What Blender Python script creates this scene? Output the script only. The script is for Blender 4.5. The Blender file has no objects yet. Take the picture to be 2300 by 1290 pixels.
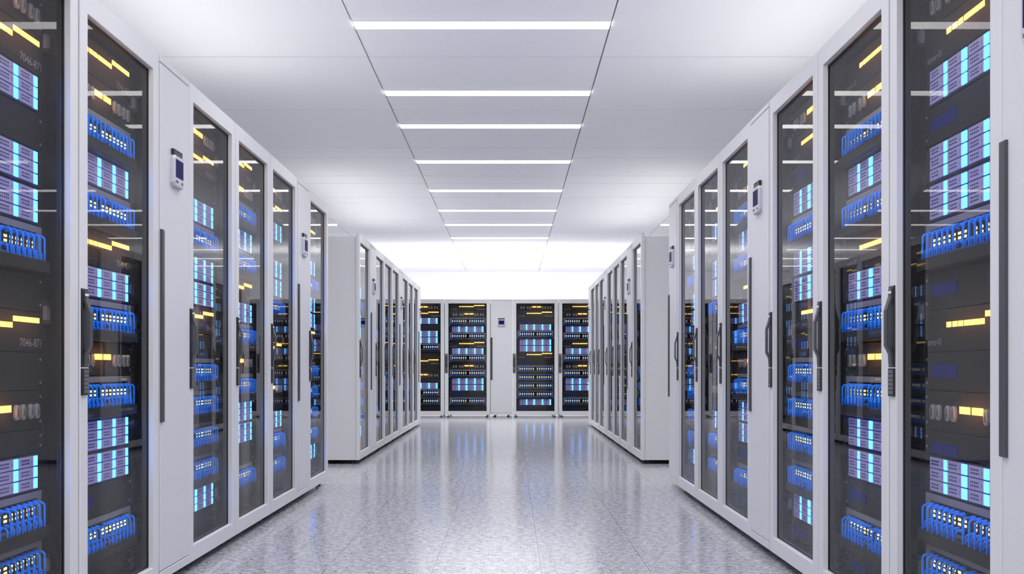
import bpy, math
from mathutils import Vector, Matrix

S = bpy.context.scene
COL = S.collection
PI = math.pi

# ---------------------------------------------------------------- camera, world, lights, exposure
CAM_Z = 0.847
F_PX = 2556.0
cd = bpy.data.cameras.new('camera')
cd.sensor_width = 36.0
cd.lens = 36.0 * F_PX / 2300.0
cd.shift_x = 3.0 / 2300.0
cd.shift_y = 182.0 / 2300.0
cd.clip_start = 0.05
cd.clip_end = 200
cam = bpy.data.objects.new('camera', cd)
COL.objects.link(cam)
cam.location = (0, 0, CAM_Z)
cam.rotation_euler = (PI / 2, 0, 0)
S.camera = cam

S.cycles.max_bounces = 8
S.cycles.transparent_max_bounces = 16
S.view_settings.view_transform = 'Standard'
S.view_settings.look = 'None'
S.view_settings.gamma = 1.0
S.view_settings.use_curve_mapping = False
S.view_settings.exposure = 0.52

w = bpy.data.worlds.new('world')
S.world = w
w.use_nodes = True
w.node_tree.nodes['Background'].inputs['Color'].default_value = (0.95, 0.96, 1.0, 1)
w.node_tree.nodes['Background'].inputs['Strength'].default_value = 1.7

ROOM_X0, ROOM_X1, ROOM_Y0, ROOM_Y1 = -6.4, 6.4, -2.5, 24.6
CEIL_Z = CAM_Z + 2.094


def area(name, loc, rot, sx, sy, power, col=(1, 1, 1), spread=180):
    l = bpy.data.lights.new(name, 'AREA')
    l.shape = 'RECTANGLE'
    l.size, l.size_y = sx, sy
    l.energy = power
    l.color = col
    l.spread = math.radians(spread)
    o = bpy.data.objects.new(name, l)
    COL.objects.link(o)
    o.location = loc
    o.rotation_euler = rot
    return o


# unseen fill lamps added over the cabinet rows to brighten the ceiling
TILT = math.radians(48)
area('ceiling_fill_left', (-2.12, 5.2, 2.15), (0, PI + TILT, 0), 0.24, 5.8, 13, (1, 0.995, 0.99))
area('ceiling_fill_right', (1.93, 5.2, 2.15), (0, PI - TILT, 0), 0.24, 5.8, 12, (1, 0.995, 0.99))
area('ceiling_fill_back_left', (-2.12, 14.3, 2.15), (0, PI + TILT, 0), 0.24, 4.6, 8.5, (1, 0.995, 0.99))
area('ceiling_fill_back_right', (1.93, 14.3, 2.15), (0, PI - TILT, 0), 0.24, 4.6, 8.5, (1, 0.995, 0.99))
# unseen fill lamps added behind and above the end row, brightening wall and ceiling
area('wall_fill', (0, 21.6, 1.6), (math.radians(115), 0, 0), 9.0, 0.8, 62, (0.98, 0.98, 1))
area('end_ceiling_fill', (0, 20.15, 2.12), (PI, 0, 0), 8.0, 0.6, 52, (0.99, 0.99, 1))
LIGHT_STRENGTH = 2.9
DOWNLIGHT_W = 8.0     # each lamp also throws a downward beam


# ---------------------------------------------------------------- materials
def lin(c):
    return tuple(((v / 255) / 12.92 if v / 255 <= 0.04045 else (((v / 255) + 0.055) / 1.055) ** 2.4) for v in c)


def mat(name, col, rough=0.5, metal=0.0, spec=0.5):
    m = bpy.data.materials.new(name)
    m.use_nodes = True
    b = m.node_tree.nodes['Principled BSDF']
    b.inputs['Base Color'].default_value = (*col, 1)
    b.inputs['Roughness'].default_value = rough
    b.inputs['Metallic'].default_value = metal
    b.inputs['Specular IOR Level'].default_value = spec
    return m


def emis(name, col, strength=1.0, sampling=None):
    m = bpy.data.materials.new(name)
    m.use_nodes = True
    nt = m.node_tree
    nt.nodes.clear()
    e = nt.nodes.new('ShaderNodeEmission')
    e.inputs['Color'].default_value = (*col, 1)
    e.inputs['Strength'].default_value = strength
    o = nt.nodes.new('ShaderNodeOutputMaterial')
    nt.links.new(e.outputs[0], o.inputs[0])
    if sampling:
        m.cycles.emission_sampling = sampling
    return m


def paint(name, col, rough=0.42, bump=0.02, scale=180, spec=0.5):
    """painted steel: flat colour with a faint orange-peel bump and slight roughness variation"""
    m = mat(name, col, rough, spec=spec)
    nt = m.node_tree
    b = nt.nodes['Principled BSDF']
    tc = nt.nodes.new('ShaderNodeTexCoord')
    n = nt.nodes.new('ShaderNodeTexNoise')
    n.inputs['Scale'].default_value = scale
    nt.links.new(tc.outputs['Object'], n.inputs['Vector'])
    bp = nt.nodes.new('ShaderNodeBump')
    bp.inputs['Strength'].default_value = bump
    bp.inputs['Distance'].default_value = 0.001
    nt.links.new(n.outputs['Fac'], bp.inputs['Height'])
    nt.links.new(bp.outputs[0], b.inputs['Normal'])
    return m


M = {}
M['white'] = paint('white_painted_steel', (0.63, 0.63, 0.645), 0.4)
M['cooler'] = paint('cooler_painted_steel', (0.61, 0.61, 0.63), 0.4)
M['ceiling'] = mat('ceiling_panel', (0.92, 0.92, 0.935), 0.75, spec=0.3)
M['backing'] = mat('ceiling_backing', (0.10, 0.10, 0.12), 0.9)
M['wall'] = mat('wall_plaster', (0.86, 0.86, 0.90), 0.8, spec=0.2)
M['interior'] = paint('dark_interior', (0.014, 0.014, 0.016), 0.6, spec=0.12)
M['rail'] = mat('rack_rail', (0.03, 0.03, 0.033), 0.5, 0.0, 0.2)
M['gasket'] = mat('black_gasket', (0.012, 0.012, 0.014), 0.5)
M['chassis'] = paint('charcoal_chassis', (0.020, 0.020, 0.021), 0.6, spec=0.12)
M['seam'] = mat('chassis_seam', (0.008, 0.008, 0.008), 0.7)
M['bay'] = mat('drive_bay', (0.03, 0.03, 0.05), 0.6, spec=0.1)
M['drive'] = paint('drive_grey', (0.30, 0.29, 0.38), 0.5, spec=0.2)
M['vent'] = mat('vent_hole', (0.02, 0.02, 0.03), 0.6)
M['bezel'] = paint('switch_grey', (0.16, 0.16, 0.18), 0.5, spec=0.25)
M['port_face'] = mat('port_face', (0.022, 0.018, 0.018), 0.6, spec=0.1)
M['blue'] = mat('blue_cable', (0.006, 0.22, 1.0), 0.5, spec=0.25)
M['plug'] = mat('blue_plug', (0.006, 0.19, 0.92), 0.5, spec=0.25)
M['navy'] = mat('navy_label', (0.010, 0.016, 0.115), 0.6, spec=0.08)
M['socket'] = mat('grey_socket', (0.19, 0.19, 0.20), 0.45)
M['socket_dark'] = mat('socket_groove', (0.06, 0.06, 0.065), 0.5)
M['screw'] = mat('screw_steel', (0.30, 0.30, 0.32), 0.35, 0.6)
M['print'] = mat('grey_print', (0.20, 0.20, 0.215), 0.6)
M['black'] = mat('black_plastic', (0.012, 0.012, 0.013), 0.38)
M['grip'] = mat('charcoal_grip', (0.045, 0.045, 0.05), 0.4)
M['key'] = mat('grey_key', (0.12, 0.12, 0.125), 0.45)
M['tab'] = mat('white_tab', (0.75, 0.75, 0.78), 0.4)
M['bar'] = mat('charcoal_bar', (0.05, 0.05, 0.058), 0.38)
M['screen'] = mat('navy_screen', (0.006, 0.007, 0.075), 0.5, spec=0.08)
M['housing'] = mat('grey_housing', (0.50, 0.51, 0.56), 0.35)
M['foot'] = mat('foot_steel', (0.02, 0.02, 0.04), 0.4)
M['foot_pad'] = mat('foot_pad', (0.008, 0.008, 0.05), 0.4)
M['cyan'] = emis('cyan_light', (0.25, 1.4, 6.0), 1.0)
M['cyan_dim'] = emis('cyan_light_dim', (0.22, 1.15, 3.0), 1.0)
M['yellow'] = emis('yellow_light', (3.5, 1.6, 0.28), 1.0)
M['yellow_dim'] = emis('yellow_light_dim', (1.6, 1.15, 0.25), 1.0)
M['led'] = emis('pale_led', (1.7, 1.5, 0.6), 1.0, 'NONE')
M['lamp'] = emis('lamp_diffuser', (1.0, 0.99, 1.0), LIGHT_STRENGTH)


def glass_mat():
    m = bpy.data.materials.new('tinted_door_glass')
    m.use_nodes = True
    nt = m.node_tree
    nt.nodes.clear()
    out = nt.nodes.new('ShaderNodeOutputMaterial')
    tr = nt.nodes.new('ShaderNodeBsdfTransparent')
    tr.inputs['Color'].default_value = (0.95, 0.95, 0.955, 1)
    gl = nt.nodes.new('ShaderNodeBsdfGlossy')
    gl.inputs['Roughness'].default_value = 0.0
    gl.inputs['Color'].default_value = (1, 1, 1, 1)
    fr = nt.nodes.new('ShaderNodeFresnel')
    fr.inputs['IOR'].default_value = 1.2
    geo = nt.nodes.new('ShaderNodeNewGeometry')
    inv = nt.nodes.new('ShaderNodeMath')
    inv.operation = 'SUBTRACT'
    inv.inputs[0].default_value = 1.0
    nt.links.new(geo.outputs['Backfacing'], inv.inputs[1])
    f = nt.nodes.new('ShaderNodeMath'); f.operation = 'MULTIPLY'
    nt.links.new(fr.outputs[0], f.inputs[0])
    nt.links.new(inv.outputs[0], f.inputs[1])
    mx = nt.nodes.new('ShaderNodeMixShader')
    nt.links.new(f.outputs[0], mx.inputs[0])
    nt.links.new(tr.outputs[0], mx.inputs[1])
    nt.links.new(gl.outputs[0], mx.inputs[2])
    nt.links.new(mx.outputs[0], out.inputs[0])
    return m


M['glass'] = glass_mat()


def floor_mat():
    m = mat('polished_terrazzo', (0.6, 0.6, 0.62), 0.14, spec=0.5)
    nt = m.node_tree
    N, L = nt.nodes.new, nt.links.new
    b = nt.nodes['Principled BSDF']
    b.inputs['IOR'].default_value = 1.34
    geo = N('ShaderNodeNewGeometry')
    # warp so chips have irregular outlines
    nz = N('ShaderNodeTexNoise'); nz.inputs['Scale'].default_value = 90; nz.inputs['Detail'].default_value = 3
    L(geo.outputs['Position'], nz.inputs['Vector'])
    sub = N('ShaderNodeVectorMath'); sub.operation = 'SUBTRACT'; sub.inputs[1].default_value = (0.5, 0.5, 0.5)
    L(nz.outputs['Color'], sub.inputs[0])
    sc = N('ShaderNodeVectorMath'); sc.operation = 'SCALE'; sc.inputs['Scale'].default_value = 0.02
    L(sub.outputs[0], sc.inputs[0])
    add = N('ShaderNodeVectorMath'); add.operation = 'ADD'
    L(geo.outputs['Position'], add.inputs[0]); L(sc.outputs[0], add.inputs[1])

    def chips(scale, lo, hi, size0, size1):
        v = N('ShaderNodeTexVoronoi'); v.inputs['Scale'].default_value = scale
        L(add.outputs[0], v.inputs['Vector'])
        # pick a share of the cells by their random colour, then a blob around the centre
        sep = N('ShaderNodeSeparateColor'); L(v.outputs['Color'], sep.inputs[0])
        pick = N('ShaderNodeMapRange'); pick.inputs[1].default_value = lo; pick.inputs[2].default_value = hi
        L(sep.outputs[0], pick.inputs[0])
        blob = N('ShaderNodeMapRange'); blob.inputs[1].default_value = size1; blob.inputs[2].default_value = size0
        L(v.outputs['Distance'], blob.inputs[0])
        mu = N('ShaderNodeMath'); mu.operation = 'MULTIPLY'
        L(pick.outputs[0], mu.inputs[0]); L(blob.outputs[0], mu.inputs[1])
        return mu.outputs[0]

    # soft cloudy base
    cl = N('ShaderNodeTexNoise'); cl.inputs['Scale'].default_value = 30; cl.inputs['Detail'].default_value = 4
    cl.inputs['Roughness'].default_value = 0.65
    L(geo.outputs['Position'], cl.inputs['Vector'])
    ramp = N('ShaderNodeValToRGB')
    ramp.color_ramp.elements[0].position = 0.34; ramp.color_ramp.elements[0].color = (0.21, 0.215, 0.24, 1)
    ramp.color_ramp.elements[1].position = 0.62; ramp.color_ramp.elements[1].color = (0.47, 0.47, 0.50, 1)
    L(cl.outputs['Fac'], ramp.inputs[0])

    def over(col_socket, fac_socket, col):
        mx = N('ShaderNodeMix'); mx.data_type = 'RGBA'
        L(fac_socket, mx.inputs['Factor'])
        L(col_socket, mx.inputs['A'])
        mx.inputs['B'].default_value = (*col, 1)
        return mx.outputs['Result']
    c = ramp.outputs[0]
    c = over(c, chips(52, 0.45, 0.95, 0.15, 0.55), (0.24, 0.245, 0.29))
    c = over(c, chips(66, 0.60, 0.90, 0.15, 0.5), (0.56, 0.56, 0.58))
    c = over(c, chips(62, 0.74, 0.79, 0.26, 0.42), (0.03, 0.033, 0.055))
    # joints between the tile strips, running down the aisle
    sp = N('ShaderNodeSeparateXYZ'); L(geo.outputs['Position'], sp.inputs[0])
    o1 = N('ShaderNodeMath'); o1.operation = 'ADD'; o1.inputs[1].default_value = 0.327 + 0.4536 * 40
    L(sp.outputs['X'], o1.inputs[0])
    md = N('ShaderNodeMath'); md.operation = 'MODULO'; md.inputs[1].default_value = 0.4536
    L(o1.outputs[0], md.inputs[0])
    g1 = N('ShaderNodeMath'); g1.operation = 'LESS_THAN'; g1.inputs[1].default_value = 0.0026
    L(md.outputs[0], g1.inputs[0])
    c = over(c, g1.outputs[0], (0.10, 0.10, 0.11))
    L(c, b.inputs['Base Color'])
    return m


M['floor'] = floor_mat()


# ---------------------------------------------------------------- mesh helpers
class MB:
    def __init__(self):
        self.v, self.f, self.m, self.mats = [], [], [], []

    def mi(self, name):
        if name not in self.mats:
            self.mats.append(name)
        return self.mats.index(name)

    def box(self, x0, x1, y0, y1, z0, z1, m):
        if x0 > x1: x0, x1 = x1, x0
        if y0 > y1: y0, y1 = y1, y0
        if z0 > z1: z0, z1 = z1, z0
        b = len(self.v)
        self.v += [(x0, y0, z0), (x1, y0, z0), (x1, y1, z0), (x0, y1, z0), (x0, y0, z1), (x1, y0, z1), (x1, y1, z1), (x0, y1, z1)]
        self.f += [(b, b + 3, b + 2, b + 1), (b + 4, b + 5, b + 6, b + 7), (b, b + 1, b + 5, b + 4), (b + 1, b + 2, b + 6, b + 5), (b + 2, b + 3, b + 7, b + 6), (b + 3, b, b + 4, b + 7)]
        self.m += [self.mi(m)] * 6
        return self

    def cbox(self, x0, x1, y0, y1, z0, z1, m, c=0.003):
        """box whose front (low y) edges are chamfered by c"""
        rings = [(x0, x1, z0, z1, y1), (x0, x1, z0, z1, y0 + c), (x0 + c, x1 - c, z0 + c, z1 - c, y0)]
        return self.loft(rings, [m, m], cap0=m, cap1=m)

    def loft(self, rings, ms, cap0=None, cap1=None):
        """rectangles (x0,x1,z0,z1,y) joined in order; side material per step"""
        base = len(self.v)
        for (x0, x1, z0, z1, y) in rings:
            self.v += [(x0, y, z0), (x1, y, z0), (x1, y, z1), (x0, y, z1)]
        for i in range(len(rings) - 1):
            a, b = base + 4 * i, base + 4 * (i + 1)
            for k in range(4):
                k2 = (k + 1) % 4
                self.f.append((a + k, a + k2, b + k2, b + k))
                self.m.append(self.mi(ms[i]))
        if cap0:
            a = base
            self.f.append((a + 3, a + 2, a + 1, a)); self.m.append(self.mi(cap0))
        if cap1:
            a = base + 4 * (len(rings) - 1)
            self.f.append((a, a + 1, a + 2, a + 3)); self.m.append(self.mi(cap1))
        return self

    def prism(self, pts, y0, y1, m, inset=0.0):
        """polygon in x,z (counter-clockwise seen from the front) extruded from y1 (back) to y0 (front)"""
        n = len(pts)
        cx = sum(p[0] for p in pts) / n; cz = sum(p[1] for p in pts) / n
        b = len(self.v)
        self.v += [(p[0], y1, p[1]) for p in pts]
        if inset:
            self.v += [(p[0], y0 + inset, p[1]) for p in pts]
            self.v += [(p[0] + (cx - p[0]) * min(1, inset / max(1e-6, math.hypot(cx - p[0], cz - p[1]))), y0,
                        p[1] + (cz - p[1]) * min(1, inset / max(1e-6, math.hypot(cx - p[0], cz - p[1])))) for p in pts]
            layers = 3
        else:
            self.v += [(p[0], y0, p[1]) for p in pts]
            layers = 2
        for l in range(layers - 1):
            for k in range(n):
                k2 = (k + 1) % n
                self.f.append((b + l * n + k, b + l * n + k2, b + (l + 1) * n + k2, b + (l + 1) * n + k))
                self.m.append(self.mi(m))
        self.f.append(tuple(b + (layers - 1) * n + k for k in range(n))); self.m.append(self.mi(m))
        self.f.append(tuple(b + k for k in reversed(range(n)))); self.m.append(self.mi(m))
        return self

    def cyl(self, x, y, z0, z1, r, m, n=12, axis='z'):
        b = len(self.v)
        for zz in (z0, z1):
            for k in range(n):
                a = 2 * PI * k / n
                if axis == 'z':
                    self.v.append((x + r * math.cos(a), y + r * math.sin(a), zz))
                else:  # axis y: (x, z) centre given as x, y ; from z0 to z1 along y
                    self.v.append((x + r * math.cos(a), zz, y + r * math.sin(a)))
        for k in range(n):
            k2 = (k + 1) % n
            fc = (b + k, b + k2, b + n + k2, b + n + k)
            self.f.append(fc if axis == 'z' else fc[::-1]); self.m.append(self.mi(m))
        c0 = tuple(b + k for k in reversed(range(n))); c1 = tuple(b + n + k for k in range(n))
        if axis != 'z':
            c0, c1 = c0[::-1], c1[::-1]
        self.f.append(c0); self.m.append(self.mi(m)); self.f.append(c1); self.m.append(self.mi(m))
        return self

    def tube(self, path, r, m, n=8):
        """tube along points in one x-plane or any plane; frames from the x axis"""
        b = len(self.v)
        P = [Vector(p) for p in path]
        for i, p in enumerate(P):
            t = (P[min(i + 1, len(P) - 1)] - P[max(i - 1, 0)]).normalized()
            u = Vector((1, 0, 0))
            if abs(t.dot(u)) > 0.9: u = Vector((0, 1, 0))
            s = t.cross(u).normalized(); u = s.cross(t).normalized()
            rr = r[i] if isinstance(r, (list, tuple)) else r
            for k in range(n):
                a = 2 * PI * k / n
                self.v.append(tuple(p + u * (rr * math.cos(a)) + s * (rr * math.sin(a))))
        for i in range(len(P) - 1):
            for k in range(n):
                k2 = (k + 1) % n
                self.f.append((b + i * n + k, b + i * n + k2, b + (i + 1) * n + k2, b + (i + 1) * n + k))
                self.m.append(self.mi(m))
        self.f.append(tuple(b + k for k in reversed(range(n)))); self.m.append(self.mi(m))
        self.f.append(tuple(b + (len(P) - 1) * n + k for k in range(n))); self.m.append(self.mi(m))
        return self

    def add(self, other, dx=0, dy=0, dz=0):
        b = len(self.v)
        self.v += [(p[0] + dx, p[1] + dy, p[2] + dz) for p in other.v]
        self.f += [tuple(i + b for i in f) for f in other.f]
        self.m += [self.mi(other.mats[i]) for i in other.m]
        return self

    def mesh(self, name, smooth=False):
        me = bpy.data.meshes.new(name)
        me.from_pydata(self.v, [], self.f)
        for n in self.mats:
            me.materials.append(M[n])
        me.polygons.foreach_set('material_index', self.m)
        if smooth:
            me.polygons.foreach_set('use_smooth', [len(f) == 4 for f in self.f])
        import bmesh
        bm = bmesh.new(); bm.from_mesh(me)
        bmesh.ops.recalc_face_normals(bm, faces=bm.faces)
        bm.to_mesh(me); bm.free()
        me.update()
        return me


def link(name, me, parent=None, loc=(0, 0, 0), rot=(0, 0, 0)):
    o = bpy.data.objects.new(name, me)
    COL.objects.link(o)
    o.location = loc
    o.rotation_euler = rot
    if parent is not None:
        o.parent = parent
    return o


def tag(o, label=None, cat=None, group=None, kind=None):
    if label: o['label'] = label
    if cat: o['category'] = cat
    if group: o['group'] = group
    if kind: o['kind'] = kind
    return o


def copy_tree(o, parent=None):
    c = o.copy()
    COL.objects.link(c)
    if parent is not None:
        c.parent = parent
    for ch in KIDS.get(o, ()):
        KIDS.setdefault(c, []).append(copy_tree(ch, c))
    return c


KIDS = {}


def kid(name, me, parent, label=None, loc=(0, 0, 0)):
    o = link(name, me, parent, loc)
    KIDS.setdefault(parent, []).append(o)
    if label: o['label'] = label
    return o


# ---------------------------------------------------------------- room shell
def build_room():
    fl = MB().box(ROOM_X0, ROOM_X1, ROOM_Y0, ROOM_Y1, -0.1, 0, 'floor')
    tag(link('floor', fl.mesh('floor')), 'polished grey terrazzo floor with dark chips and thin joints', kind='structure')
    # ceiling: panels with open joints under a dark backing
    g = 0.0045
    xs = [ROOM_X0, -5.67, -4.10, -2.529, -0.960, 0.611, 2.184, 3.755, 5.33, ROOM_X1]
    ys = [ROOM_Y0, -0.22, 1.355, 2.93, 4.505, 6.08, 7.657, 9.236, 10.81, 11.34, 12.39, 12.90, 13.95, 14.47, 16.03, 17.61, 19.18, 20.77, 22.34, 23.87, ROOM_Y1]
    c = MB()
    for i in range(len(xs) - 1):
        for j in range(len(ys) - 1):
            c.box(xs[i] + g, xs[i + 1] - g, ys[j] + g * 1.5, ys[j + 1] - g * 1.5, CEIL_Z, CEIL_Z + 0.02, 'ceiling')
    c.box(ROOM_X0, ROOM_X1, ROOM_Y0, ROOM_Y1, CEIL_Z + 0.02, CEIL_Z + 0.06, 'backing')
    tag(link('ceiling', c.mesh('ceiling')), 'white ceiling of large square panels with thin joints', kind='structure')
    for n, b in (('wall_back', (ROOM_X0, ROOM_X1, ROOM_Y1, ROOM_Y1 + 0.1)),
                 ('wall_left', (ROOM_X0 - 0.1, ROOM_X0, ROOM_Y0, ROOM_Y1 + 0.1)),
                 ('wall_right', (ROOM_X1, ROOM_X1 + 0.1, ROOM_Y0, ROOM_Y1 + 0.1))):
        tag(link(n, MB().box(*b, 0, CEIL_Z + 0.06, 'wall').mesh(n)), 'plain white wall', kind='structure')


build_room()

ORD = ['first', 'second', 'third', 'fourth', 'fifth', 'sixth', 'seventh', 'eighth', 'ninth', 'tenth', 'eleventh',
       'twelfth', 'thirteenth', 'fourteenth', 'fifteenth', 'sixteenth']


def build_lights():
    dep = [1.9, 3.6, 5.30, 6.924, 8.633, 9.82, 11.51, 13.38, 15.08, 16.57, 18.27, 20.04, 21.67, 23.27]
    W = 1.571
    fr = MB()
    t = 0.010
    fr.box(-W / 2 + .008, W / 2 - .008, -0.06 - t, -0.06, -0.006, 0.0, 'white')
    fr.box(-W / 2 + .008, W / 2 - .008, 0.06, 0.06 + t, -0.006, 0.0, 'white')
    df = MB().box(-W / 2 + .008, W / 2 - .008, -0.06, 0.06, -0.013, 0.0, 'lamp')
    frm, dfm = fr.mesh('lamp_frame'), df.mesh('lamp_diffuser')
    for cx, nm, start in ((-0.1745, 'above the central aisle', 0), (-3.3145, 'above the left cabinets', 0), (2.9695, 'above the right cabinets', 0)):
        for k, y in enumerate(dep):
            r = link('ceiling_light', None, None, (cx, y, CEIL_Z))
            where = f'{ORD[k - 3]} in view from the camera' if k > 2 else f'overhead outside the photo, {ORD[k]} along'
            tag(r, f'slim linear ceiling light {nm}, {where}', 'light', 'linear ceiling lights ' + nm)
            kid('light_frame', frm, r)
            kid('diffuser', dfm, r)
            area('lamp_beam', (cx, y, CEIL_Z - 0.018), (0, 0, 0), W - 0.02, 0.11, DOWNLIGHT_W * (1.5 if 'aisle' in nm else 1.0) * (1.5 if y > 14 else 1.0), (0.99, 0.985, 1.0), 125)


build_lights()

# ---------------------------------------------------------------- cabinet
TOP = 2.035
BOT = 0.036
DW = 0.3925           # half door width
GX = 0.330            # half glass opening
GZ0, GZ1 = 0.103, 1.962


def foot_mesh():
    b = MB()
    b.cyl(0, 0, 0.0, 0.012, 0.025, 'foot_pad', 16)
    b.cyl(0, 0, 0.012, BOT + 0.004, 0.007, 'foot', 10)
    return b.mesh('leveling_foot', False)


def handle_meshes():
    x0, x1 = -DW + 0.004, -DW + 0.052
    h = MB()
    h.cbox(x0, x1, -0.005, 0.0, 0.849, 1.094, 'black', 0.0015)
    # bow grip: profile in (y, z), extruded in x
    a0, a1 = x0 + 0.012, x0 + 0.039
    outer = [(-0.005, 1.088), (-0.009, 1.086), (-0.0105, 1.062), (-0.0235, 1.020), (-0.0235, 0.914), (-0.0105, 0.888), (-0.009, 0.856), (-0.005, 0.853)]
    inner = [(-0.0048, 0.890), (-0.0170, 0.919), (-0.0170, 1.015), (-0.0048, 1.056)]
    poly = outer + inner
    n = len(poly)
    b = len(h.v)
    h.v += [(a0, p[0], p[1]) for p in poly] + [(a1, p[0], p[1]) for p in poly]
    for k in range(n):
        k2 = (k + 1) % n
        h.f.append((b + k, b + k2, b + n + k2, b + n + k)); h.m.append(h.mi('grip'))
    # side faces as quads/polys following the bow
    quads = [(0, 1, 2, 11), (11, 2, 3, 10), (10, 3, 4, 9), (9, 4, 5, 8), (8, 5, 6, 7)]
    for q in quads:
        h.f.append(tuple(b + i for i in q)); h.m.append(h.mi('grip'))
        h.f.append(tuple(b + n + i for i in reversed(q))); h.m.append(h.mi('grip'))
    h.box(a0, a1, -0.0108, -0.0085, 1.071, 1.078, 'tab')
    kp = MB()
    kp.cbox(x0, x1, -0.007, 0.0, 0.762, 0.846, 'black', 0.0015)
    kp.box(x0, x1, -0.0075, 0.0, 0.8462, 0.8485, 'tab')
    for r in range(6):
        for c in range(3):
            xa = x0 + 0.010 + c * 0.0125
            za = 0.769 + r * 0.0125
            kp.box(xa, xa + 0.0108, -0.0088, -0.0068, za, za + 0.0095, 'key')
    return h.mesh('handle'), kp.mesh('keypad')


def cabinet_meshes():
    body = MB()
    X, Y0, Y1, Z0, Z1 = 0.385, 0.032, 1.0, BOT, TOP - 0.028
    xi, zi0, zi1 = 0.365, BOT + 0.05, TOP - 0.06
    body.loft([(-X, X, Z0, Z1, Y1), (-X, X, Z0, Z1, Y0), (-xi, xi, zi0, zi1, Y0), (-xi, xi, zi0, zi1, 0.95)],
              ['white', 'white', 'interior'], cap0='white', cap1='interior')
    rails = []
    for s in (-1, 1):
        r = MB()
        xa, xb = s * 0.322, s * 0.362
        r.box(xa, xb, 0.082, 0.086, GZ0 - 0.01, GZ1 + 0.005, 'rail')
        r.box(s * 0.358, s * 0.362, 0.086, 0.12, GZ0 - 0.01, GZ1 + 0.005, 'rail')
        k = 0
        z = GZ0 + 0.02
        while z < GZ1 - 0.01:
            r.box(s * 0.338, s * 0.346, 0.0812, 0.0822, z, z + 0.008, 'seam')
            z += 0.0222; k += 1
        # cable brackets
        for z in (0.22, 0.98, 1.80):
            r.box(s * 0.322, s * 0.362, 0.06, 0.082, z, z + 0.012, 'rail')
            r.box(s * 0.322, s * 0.362, 0.06, 0.082, z + 0.055, z + 0.067, 'rail')
            r.box(s * 0.326, s * 0.352, 0.07, 0.082, z + 0.012, z + 0.055, 'bezel')
        rails.append(r.mesh('mounting_rail'))
    door = MB()
    c = 0.003
    door.loft([(-DW, DW, BOT, TOP, 0.030), (-DW, DW, BOT, TOP, c), (-DW + c, DW - c, BOT + c, TOP - c, 0),
               (-GX - .001, GX + .001, GZ0 - .001, GZ1 + .001, 0), (-GX, GX, GZ0, GZ1, 0.001), (-GX, GX, GZ0, GZ1, 0.030)],
              ['white'] * 5)
    # back face of the frame
    door.loft([(-DW, DW, BOT, TOP, 0.030), (-GX, GX, GZ0, GZ1, 0.030)], ['white'])
    gk = MB()
    w_ = 0.006
    gk.loft([(-GX + .0005, GX - .0005, GZ0 + .0005, GZ1 - .0005, 0.0285), (-GX + .0005, GX - .0005, GZ0 + .0005, GZ1 - .0005, 0.0185), (-GX + w_, GX - w_, GZ0 + w_, GZ1 - w_, 0.0185), (-GX + w_, GX - w_, GZ0 + w_, GZ1 - w_, 0.0285)],
            ['gasket', 'gasket', 'gasket'])
    gk.loft([(-GX + .0005, GX - .0005, GZ0 + .0005, GZ1 - .0005, 0.0285), (-GX + w_, GX - w_, GZ0 + w_, GZ1 - w_, 0.0285)], ['gasket'])
    gl = MB().box(-GX + w_, GX - w_, 0.0215, 0.0255, GZ0 + w_, GZ1 - w_, 'glass')
    hm, kp = handle_meshes()
    ft = foot_mesh()
    return dict(body=body.mesh('cabinet_body'), rails=rails, door=door.mesh('door_frame'), gasket=gk.mesh('gasket'),
                glass=gl.mesh('door_glass'), handle=hm, keypad=kp, foot=ft)


CM = cabinet_meshes()


def cooler_meshes(W):
    h = W / 2
    body = MB()
    body.box(-h + 0.002, h - 0.002, 0.022, 1.0, BOT, TOP - 0.002, 'cooler')
    frame = MB()
    frame.cbox(-h, h, 0.006, 0.022, BOT, TOP, 'cooler', 0.003)
    panel = MB()
    panel.cbox(-h + 0.003, h - 0.003, -0.002, 0.006, 0.075, TOP - 0.028, 'cooler', 0.002)
    panel.cbox(-h + 0.003, h - 0.003, -0.002, 0.006, TOP - 0.025, TOP - 0.002, 'cooler', 0.002)
    panel.cbox(-h + 0.003, h - 0.003, -0.002, 0.006, BOT + 0.002, 0.072, 'cooler', 0.002)
    bar = MB()
    xb = -h + 0.001
    bar.cbox(xb, xb + 0.032, -0.011, -0.002, 0.640, 1.374, 'bar', 0.003)
    # control display
    hw, z0, z1, c = 0.066, 1.560, 1.685, 0.014
    pts = [(-hw + c, z0), (hw - c, z0), (hw, z0 + c), (hw, z1 - c), (hw - c, z1), (-hw + c, z1), (-hw, z1 - c), (-hw, z0 + c)]
    dsp = MB().prism(pts, -0.019, -0.002, 'housing', inset=0.006)
    scr = MB().box(-0.048, 0.048, -0.0205, -0.0185, 1.597, 1.667, 'screen')
    btn = MB()
    for x in (-0.044, -0.033, -0.022, 0.030, 0.041):
        btn.box(x - 0.004, x + 0.004, -0.0205, -0.0185, 1.575, 1.584, 'key')
    ter = MB()
    ter.box(-0.055, 0.055, -0.015, -0.003, 1.682, 1.698, 'black')
    for x, s in ((-0.048, .010), (-0.026, .007), (0.004, .006), (0.022, .008), (0.046, .009)):
        ter.box(x - s, x + s, -0.015, -0.003, 1.698, 1.706, 'black')
    return dict(body=body.mesh('cooler_body'), frame=frame.mesh('front_frame'), panel=panel.mesh('front_panel'), bar=bar.mesh('pull_handle'),
                display=dsp.mesh('control_display'), screen=scr.mesh('screen'), buttons=btn.mesh('buttons'), term=ter.mesh('terminal_block'))


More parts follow.
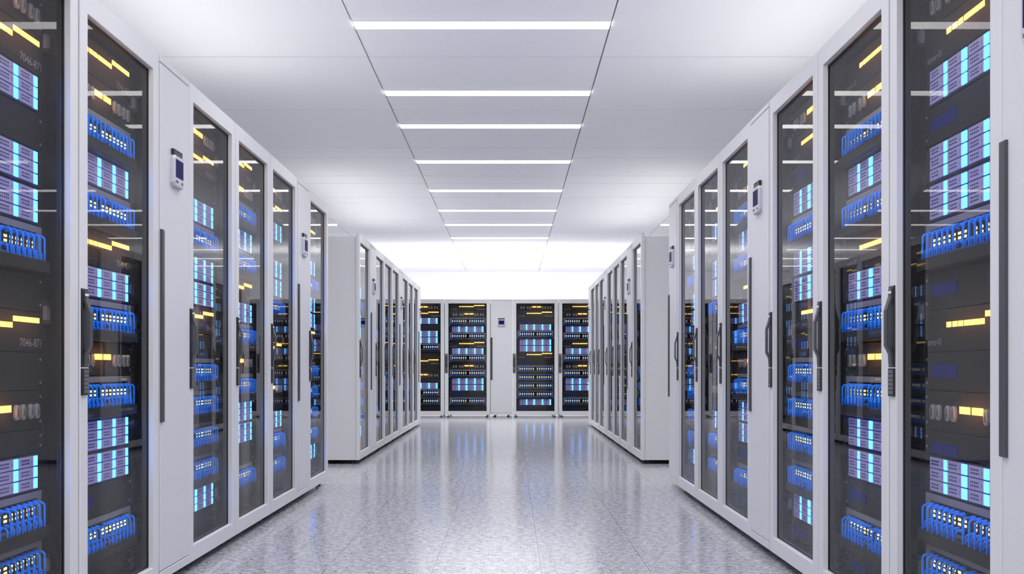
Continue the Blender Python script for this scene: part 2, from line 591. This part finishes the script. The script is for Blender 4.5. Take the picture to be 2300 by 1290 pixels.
def build_cooler_proto(W):
    c = cooler_meshes(W)
    r = link('cooling_unit', None)
    kid('cabinet_body', c['body'], r)
    kid('front_frame', c['frame'], r)
    kid('front_panel', c['panel'], r)
    kid('pull_handle', c['bar'], r, 'long charcoal bar handle')
    d = kid('control_display', c['display'], r, 'grey control display')
    kid('screen', c['screen'], d, 'navy screen')
    kid('button_row', c['buttons'], d)
    kid('terminal_block', c['term'], d, 'black terminal block')
    for x in (-W / 2 + 0.07, W / 2 - 0.07):
        for y in (0.2, 0.9):
            kid('leveling_foot', CM['foot'], r, loc=(x, y, 0))
    return r


def build_cabinet_proto():
    r = link('server_cabinet', None)
    kid('cabinet_body', CM['body'], r)
    for me in CM['rails']:
        kid('mounting_rail', me, r)
    d = kid('door', CM['door'], r)
    kid('door_glass', CM['glass'], d, 'tinted reflective glass')
    kid('gasket', CM['gasket'], d)
    kid('handle', CM['handle'], d, 'black bow handle')
    kid('keypad', CM['keypad'], d, 'black keypad with grey keys')
    for x in (-0.335, 0.335):
        for y in (0.07, 0.93):
            kid('leveling_foot', CM['foot'], r, loc=(x, y, 0))
    return r


# ---------------------------------------------------------------- rack units (local: x right, z up from unit BOTTOM = -h .. 0 top)
FY = 0.080           # face plane of the units behind the door front
UW = 0.312           # half width
UD = 0.62            # back of the chassis


def chassis_box(h, m='chassis', screws=True, lip=True):
    b = MB()
    b.cbox(-UW, UW, FY, FY + 0.004, -h + 0.0015, -0.0005, m, 0.0012)
    b.box(-UW + 0.04, UW - 0.04, FY + 0.004, UD, -h + 0.004, -0.003, m)
    if screws:
        for s in (-1, 1):
            for z in (-0.020, -h + 0.022):
                b.cyl(s * 0.300, z, FY, FY - 0.002, 0.0042, 'screw', 10, axis='y')
    return b


def text_mesh(txt, width, height):
    cu = bpy.data.curves.new('t', 'FONT')
    cu.body = txt
    cu.size = 1.0
    cu.resolution_u = 3
    o = bpy.data.objects.new('t', cu)
    COL.objects.link(o)
    dg = bpy.context.evaluated_depsgraph_get()
    me = bpy.data.meshes.new_from_object(o.evaluated_get(dg))
    bpy.data.objects.remove(o)
    xs = [v.co.x for v in me.vertices]; ys = [v.co.y for v in me.vertices]
    x0, x1, y0, y1 = min(xs), max(xs), min(ys), max(ys)
    m = MB()
    for v in me.vertices:
        m.v.append(((v.co.x - x0) / (x1 - x0) * width, 0.0, (v.co.y - y0) / (y1 - y0) * height))
    for p in me.polygons:
        m.f.append(tuple(p.vertices)); m.m.append(m.mi('print'))
    out = bpy.data.meshes.new(txt)
    out.from_pydata(m.v, [], m.f)
    out.materials.append(M['print'])
    return out


T_NUM = text_mesh('7046-871', 0.147, 0.024)
T_SRV = text_mesh('server-01', 0.108, 0.021)

H = {'Y': 0.1214, 'D': 0.1160, 'K': 0.1107, 'k': 0.0714, 'B': 0.1124, 'S': 0.1455}

# ---- drive chassis (B)
BCOL = [(0.044, 0.175, 0.024), (0.1775, 0.312, 0.034), (0.3235, 0.453, 0.029), (0.460, 0.585, 0.027)]


def drive_mesh(w, s, detail=True):
    """one drive module, origin at its bottom-left on the face plane"""
    b = MB()
    hh = 0.0305
    b.cbox(0, w - s - 0.0015, -0.004, 0.004, 0, hh, 'drive', 0.0008)
    if detail:
        for r in range(2):
            for c in range(5):
                xa = 0.014 + c * 0.0115
                za = 0.0085 + r * 0.0095
                b.box(xa, xa + 0.0068, -0.0045, -0.003, za, za + 0.0048, 'vent')
        # small release arc
        for k in range(5):
            a0 = -0.9 + 0.36 * k
            xa = w - s - 0.020 + 0.006 * math.cos(a0)
            za = hh / 2 + 0.006 * math.sin(a0)
            b.box(xa, xa + 0.0013, -0.0044, -0.003, za - 0.001, za + 0.0015, 'socket_dark')
    else:
        b.box(0.014, 0.067, -0.0045, -0.003, 0.009, 0.013, 'vent')
        b.box(0.014, 0.067, -0.0045, -0.003, 0.018, 0.022, 'vent')
    l = MB().box(w - s, w - 0.001, -0.0045, 0.004, 0.001, hh - 0.001, 'cyan' if detail else 'cyan_dim')
    return b, l


def b_rows():
    return [-0.006 - 0.0305 - r * 0.0335 for r in range(3)]


def blade_proto(level):
    h = H['B']
    ch = chassis_box(h, screws=False)
    ch.box(-0.277, 0.282, FY - 0.001, FY + 0.001, -h + 0.004, -0.003, 'bay')
    if level == 2:
        r = link('drive_chassis', None)
        kid('chassis', ch.mesh('drive_chassis'), r)
        for (x0, x1, s) in BCOL:
            w_ = x1 - x0
            if (w_, s) not in DM:
                b, l = drive_mesh(w_, s)
                DM[(w_, s)] = (b.mesh('drive_module'), l.mesh('light_strip'))
            bm_, lm_ = DM[(w_, s)]
            for z in b_rows():
                dm = kid('drive_module', bm_, r, 'pale grey vented module', loc=(-UW + x0, FY, z))
                kid('light_strip', lm_, dm, 'glowing cyan strip')
        glow_fill(r, 0.0, -h / 2, 0.62, 0.13, 0.085, (0.09, 0.05, 1.0))
        return r
    body = MB().add(ch)
    lights = MB()
    for (x0, x1, s) in BCOL:
        b, l = drive_mesh(x1 - x0, s, False)
        for z in b_rows():
            body.add(b, -UW + x0, FY, z)
            lights.add(l, -UW + x0, FY, z)
    if level == 1:
        r = link('drive_chassis', None)
        kid('chassis', body.mesh('drive_chassis'), r)
        for (x0, x1, s) in BCOL:
            lm = MB()
            _, l = drive_mesh(x1 - x0, s, False)
            for z in b_rows():
                lm.add(l, -UW + x0, FY, z)
            kid('light_strip', lm.mesh('light_strip'), r, 'glowing cyan strip')
        glow_fill(r, 0.0, -h / 2, 0.62, 0.13, 0.085, (0.09, 0.05, 1.0))
        return r
    body.add(lights)
    return link('drive_chassis', body.mesh('drive_chassis'))


DM = {}


def glow_fill(parent, x, z, sx, sz, power, col):
    """added unseen lamp standing in for glow the glass throws back onto the panel"""
    key = (sx, sz, power)
    if key not in GLOW_FILL:
        l = bpy.data.lights.new('glow_fill_lamp', 'AREA')
        l.shape = 'RECTANGLE'; l.size, l.size_y = sx, sz
        l.energy = power; l.color = col
        GLOW_FILL[key] = l
    o = kid('glow_fill_lamp', GLOW_FILL[key], parent, loc=(x, FY - 0.042, z))
    o.rotation_euler = (PI / 2, 0, 0)


GLOW_FILL = {}
# ---- switch with blue patch cables (S)
PORTX = [0.0525, 0.090, 0.128, 0.1657, 0.2032, 0.2415, 0.280, 0.350, 0.389, 0.4264, 0.4638, 0.5013, 0.540, 0.577]


def cable_mesh(out, drop, plug=True):
    b = MB()
    r = 0.0033
    path = [(0, 0.0, 0), (0, -out + 0.012, 0.002)]
    for k in range(1, 6):
        a = k / 5 * PI / 2
        path.append((0, -out + 0.012 - 0.012 * math.sin(a), 0.002 - 0.012 * (1 - math.cos(a))))
    path.append((0, -out, -drop * 0.6))
    path.append((0, -out, -drop))
    b.tube(path, r, 'blue', 8)
    if plug:
        b.tube([(0, 0.001, 0), (0, -0.006, 0.0003), (0, -0.011, 0.0012), (0, -0.016, 0.002)], [0.0075, 0.0078, 0.0062, 0.0036], 'plug', 8)
    return b


def switch_proto(level):
    h = H['S']
    ph = 0.104
    b = MB()
    # bezel ring around the dark port field
    ix0, ix1, iz0, iz1 = -UW + 0.036, UW - 0.030, -0.094, -0.021
    b.loft([(-UW, UW, -ph, -0.001, FY + 0.012), (-UW, UW, -ph, -0.001, FY), (ix0, ix1, iz0, iz1, FY), (ix0, ix1, iz0, iz1, FY + 0.006)],
           ['bezel', 'bezel', 'bezel'], cap0='bezel', cap1='port_face')
    b.box(-UW + 0.04, UW - 0.04, FY + 0.006, UD, -ph + 0.004, -0.003, 'chassis')
    fp = FY + 0.006
    leds = MB()
    for px in PORTX:
        x = -UW + px
        for z in (-0.0515, -0.0645):
            leds.box(x - 0.0095, x + 0.0095, fp - 0.0015, fp, z - 0.0035, z + 0.0035, 'led')
            b.box(x - 0.0125, x + 0.0125, fp - 0.0005, fp, z - 0.0055, z + 0.0055, 'seam')
    b.add(leds)
    # cable tray below
    tray = MB()
    yo = FY - 0.030
    tray.loft([(-0.301, 0.301, -0.1435, -0.103, FY + 0.01), (-0.301, 0.301, -0.1435, -0.103, FY - 0.022),
               (-0.301, 0.301, -0.139, -0.107, yo)], ['chassis', 'chassis'], cap0='chassis', cap1='chassis')
    tray.box(-0.301, 0.301, FY + 0.01, FY + 0.05, -0.141, -0.106, 'interior')
    brks = []
    for s in (-1, 1):
        brk = MB()
        brk.box(s * 0.3015, s * 0.3215, FY - 0.004, FY + 0.006, -0.140, -0.106, 'plug')
        brk.cyl(s * 0.312, -0.122, FY - 0.012, FY - 0.004, 0.004, 'plug', 8, axis='y')
        brks.append(brk)
    up, lo = cable_mesh(0.034, 0.070), cable_mesh(0.0265, 0.036)
    zu, zl = -0.0345, -0.0800
    if level == 2:
        r = link('network_switch', None)
        kid('switch_body', b.mesh('network_switch'), r)
        kid('cable_tray', tray.mesh('cable_tray'), r, 'charcoal cable tray')
        for bk in brks:
            kid('tray_bracket', bk.mesh('tray_bracket'), r, 'blue bracket')
        ume, lme = up.mesh('patch_cable', True), lo.mesh('patch_cable_short', True)
        for px in PORTX:
            kid('patch_cable', ume, r, loc=(-UW + px, fp, zu))
            kid('patch_cable', lme, r, loc=(-UW + px - 0.005, fp, zl))
        return r
    cab = MB()
    for px in PORTX:
        cab.add(up, -UW + px, fp, zu)
        cab.add(lo, -UW + px - 0.005, fp, zl)
    if level == 1:
        r = link('network_switch', None)
        kid('switch_body', b.mesh('network_switch'), r)
        kid('cable_tray', tray.mesh('cable_tray'), r, 'charcoal cable tray')
        for bk in brks:
            kid('tray_bracket', bk.mesh('tray_bracket'), r, 'blue bracket')
        kid('patch_cable', cab.mesh('patch_cables', True), r)
        return r
    b.add(tray).add(cab)
    for bk in brks:
        b.add(bk)
    return link('network_switch', b.mesh('network_switch'))


# ---- status panel (Y)
def status_proto(level):
    h = H['Y']
    b = chassis_box(h, screws=False)
    b.box(-UW + 0.004, UW - 0.004, FY - 0.0004, FY + 0.001, -0.0665, -0.0655, 'seam')
    lo_x = [(0.166, 0.197), (0.2085, 0.2405), (0.2495, 0.2805), (0.290, 0.3225), (0.327, 0.3525), (0.3575, 0.3835), (0.390, 0.420)]
    up_x = [(0.427, 0.4645), (0.472, 0.502), (0.504, 0.535), (0.5385, 0.567), (0.570, 0.603)]
    la, lb = MB(), MB()
    ym = 'yellow' if level == 2 else 'yellow_dim'
    for a, c in lo_x:
        la.box(-UW + a, -UW + c, FY - 0.002, FY + 0.001, -0.052, -0.037, ym)
    for a, c in up_x:
        lb.box(-UW + a, -UW + c, FY - 0.002, FY + 0.001, -0.033, -0.018, ym)
    if level == 0:
        b.add(la).add(lb)
        return link('status_panel', b.mesh('status_panel'))
    r = link('status_panel', None)
    kid('chassis', b.mesh('status_panel'), r)
    kid('indicator_bar', la.mesh('indicator_bar'), r, 'lower row of glowing yellow segments')
    kid('indicator_bar', lb.mesh('indicator_bar'), r, 'upper row of glowing yellow segments')
    glow_fill(r, -UW + 0.385, -0.037, 0.42, 0.04, 0.12, (1.0, 0.36, 0.05))
    kid('number_text', T_NUM, r, 'grey number 7046-871', loc=(-UW + 0.472, FY - 0.0006, -0.104))
    kid('name_text', T_SRV, r, 'grey words server-01', loc=(-UW + 0.016, FY - 0.0006, -0.101))
    return r


# ---- socket panel (D)
def socket_mesh():
    b = MB()
    hw, z0, z1, c = 0.0135, -0.022, 0.022, 0.009
    pts = [(-hw + c * .7, z0), (hw - c * .7, z0), (hw, z0 + c), (hw, z1 - c), (hw - c * .7, z1), (-hw + c * .7, z1), (-hw, z1 - c), (-hw, z0 + c)]
    b.prism(pts, -0.009, 0.001, 'socket', inset=0.003)
    # inner chevron ridges
    for s in (-1, 1):
        for k in range(5):
            t0 = k / 5
            xa = s * (0.001 + t0 * 0.006)
            za = 0.013 - t0 * 0.027
            b.box(xa - 0.0007, xa + 0.0009, -0.0098, -0.0085, za - 0.0058, za, 'socket_dark')
    b.box(-0.0006, 0.0006, -0.0098, -0.0085, -0.012, 0.006, 'socket_dark')
    return b


def socket_proto(level):
    h = H['D']
    b = chassis_box(h)
    sx = [0.069, 0.113, 0.182, 0.225, 0.442, 0.484, 0.537, 0.580]
    sx = [v + 0.0 for v in sx]
    pairs = [[(0.258, 0.2935), (0.295, 0.328)], [(0.342, 0.3755), (0.377, 0.412)]]
    lm = []
    ym = 'yellow' if level == 2 else 'yellow_dim'
    for pr in pairs:
        l = MB()
        for a, c in pr:
            l.box(-UW + a, -UW + c, FY - 0.002, FY + 0.001, -0.0595, -0.040, ym)
        lm.append(l)
    sm = socket_mesh()
    if level == 0:
        for x in sx:
            b.add(sm, -UW + x, FY, -0.062)
        for l in lm:
            b.add(l)
        return link('socket_panel', b.mesh('socket_panel'))
    r = link('socket_panel', None)
    kid('chassis', b.mesh('socket_panel'), r)
    for l in lm:
        kid('indicator_bar', l.mesh('indicator_pair'), r, 'pair of glowing yellow segments')
    glow_fill(r, -UW + 0.335, -0.05, 0.16, 0.04, 0.08, (1.0, 0.36, 0.05))
    me = sm.mesh('socket')
    for x in sx:
        kid('socket', me, r, 'rounded grey socket', loc=(-UW + x, FY, -0.062))
    return r


# ---- blanking panels (K, k)
def blank_proto(h, with_label, level):
    b = chassis_box(h)
    lab = MB().box(-UW + 0.044, -UW + 0.240, FY - 0.0012, FY + 0.001, -0.036 - min(0.036, h * 0.4), -0.034, 'navy')
    if level == 0:
        return link('blank_panel', (b.add(lab) if with_label else b).mesh('blank_panel'))
    r = link('blank_panel', None)
    kid('chassis', b.mesh('blank_panel'), r)
    if with_label:
        kid('label_plate', lab.mesh('label_plate'), r, 'plain navy rectangle')
    return r


PROTO = {}
USED = set()


def unit(kind, level, h=None):
    key = (kind, level, h)
    if key not in PROTO:
        if kind == 'B': p = blade_proto(level)
        elif kind == 'S': p = switch_proto(level)
        elif kind == 'Y': p = status_proto(level)
        elif kind == 'D': p = socket_proto(level)
        else: p = blank_proto(h, True, level)
        PROTO[key] = p
    if key not in USED:
        USED.add(key)
        return PROTO[key]
    return copy_tree(PROTO[key])


PAT = {'A': 'DYBKBBSKYKDkBSSx', 'B': 'YDSBSYBSDSBBKSx', 'C': 'DYKBSBBYKSSSSBx'}
UL = {'B': ('light grey drive chassis with cyan strips', 'drive chassis', 'drive chassis with glowing cyan strips'),
      'S': ('network switch with blue patch cables', 'network switch', 'switches with blue patch cables'),
      'Y': ('dark status panel with yellow segment row', 'status panel', 'status panels with yellow segments'),
      'D': ('dark panel of grey sockets', 'socket panel', 'socket panels'),
      'K': ('charcoal blank panel with navy rectangle', 'blank panel', 'charcoal blank panels')}
CAB_PROTO = build_cabinet_proto()
cab_used = []


def cabinet(x, y, rz, pat, phrase, row, level):
    r = CAB_PROTO if not cab_used else copy_tree(CAB_PROTO)
    cab_used.append(1)
    r.location = (x, y, 0)
    r.rotation_euler = (0, 0, rz)
    tag(r, f'white server cabinet with glass door, {phrase}', 'server cabinet', 'server cabinets in the ' + row)
    z = 1.955
    for i, k in enumerate(PAT[pat]):
        if k == 'x':
            hh = z - 0.114
            kk = 'K'
        else:
            hh = H[k]
            kk = 'K' if k == 'k' else k
        hkey = round(hh, 4) if kk == 'K' else None
        u = unit(kk, level, hkey)
        u.location = (x, y, z)
        u.rotation_euler = (0, 0, rz)
        d, c, g = UL[kk]
        tag(u, f'{d}, {ORD[i]} from top, {phrase}', c, f'{g} in the {row}')
        z -= hh


COOL_PROTO = {}


def cooler(x, y, rz, phrase, row, W=0.391):
    if W not in COOL_PROTO:
        r = COOL_PROTO[W] = build_cooler_proto(W)
    else:
        r = copy_tree(COOL_PROTO[W])
    r.location = (x, y, 0)
    r.rotation_euler = (0, 0, rz)
    tag(r, f'narrow white cooling unit with display, {phrase}', 'cooling unit', 'cooling units in the ' + row)


PITCH, CP = 0.8, 0.393
XL, XR = -1.330, 1.149


def row(x, rz, y_start, seq, name, near_first=True, level=2, direction=1):
    """seq of 'A','B','C' or '-' (cooler) laid from y_start in the given direction"""
    y = y_start
    # order the ordinals from the camera outward
    n_c = sum(1 for s in seq if s != '-'); n_k = len(seq) - n_c
    ic = ik = 0
    for s in seq:
        wd = CP if s == '-' else PITCH
        cy = y + direction * wd / 2
        if s == '-':
            k = ik if direction > 0 else n_k - 1 - ik
            cooler(x, cy, rz, f'{ORD[k]} in {name} from camera', name); ik += 1
        else:
            k = ic if direction > 0 else n_c - 1 - ic
            cabinet(x, cy, rz, s, f'{ORD[k]} cabinet of {name}', name, level); ic += 1
        y += direction * wd


row(XL, PI / 2, 8.295, 'C-ABC-BA', 'left front row', level=2, direction=-1)
row(XR, -PI / 2, 8.244, '-CAB-CBA-', 'right front row', level=2, direction=-1)
row(XL, PI / 2, 10.004, 'C-ABC-BAC-', 'left back row', level=0)
row(XR, -PI / 2, 10.004, 'C-ABC-BAC-', 'right back row', level=0)
# the end row, facing the camera
YE = 19.62
cabinet(-1.5375, YE, 0, 'A', 'leftmost cabinet of end row', 'end row', 1)
cabinet(-0.7445, YE, 0, 'B', 'end row left of cooler', 'end row', 1)
cooler(-0.158, YE, 0, 'between cabinets of the end row', 'end row', 0.376)
cabinet(0.4265, YE, 0, 'C', 'end row right of cooler', 'end row', 1)
cabinet(1.2195, YE, 0, 'B', 'rightmost cabinet of end row', 'end row', 1)
cabinet(-2.3305, YE, 0, 'B', 'end row behind left back row', 'end row', 0)
cabinet(2.0125, YE, 0, 'A', 'end row behind right back row', 'end row', 0)
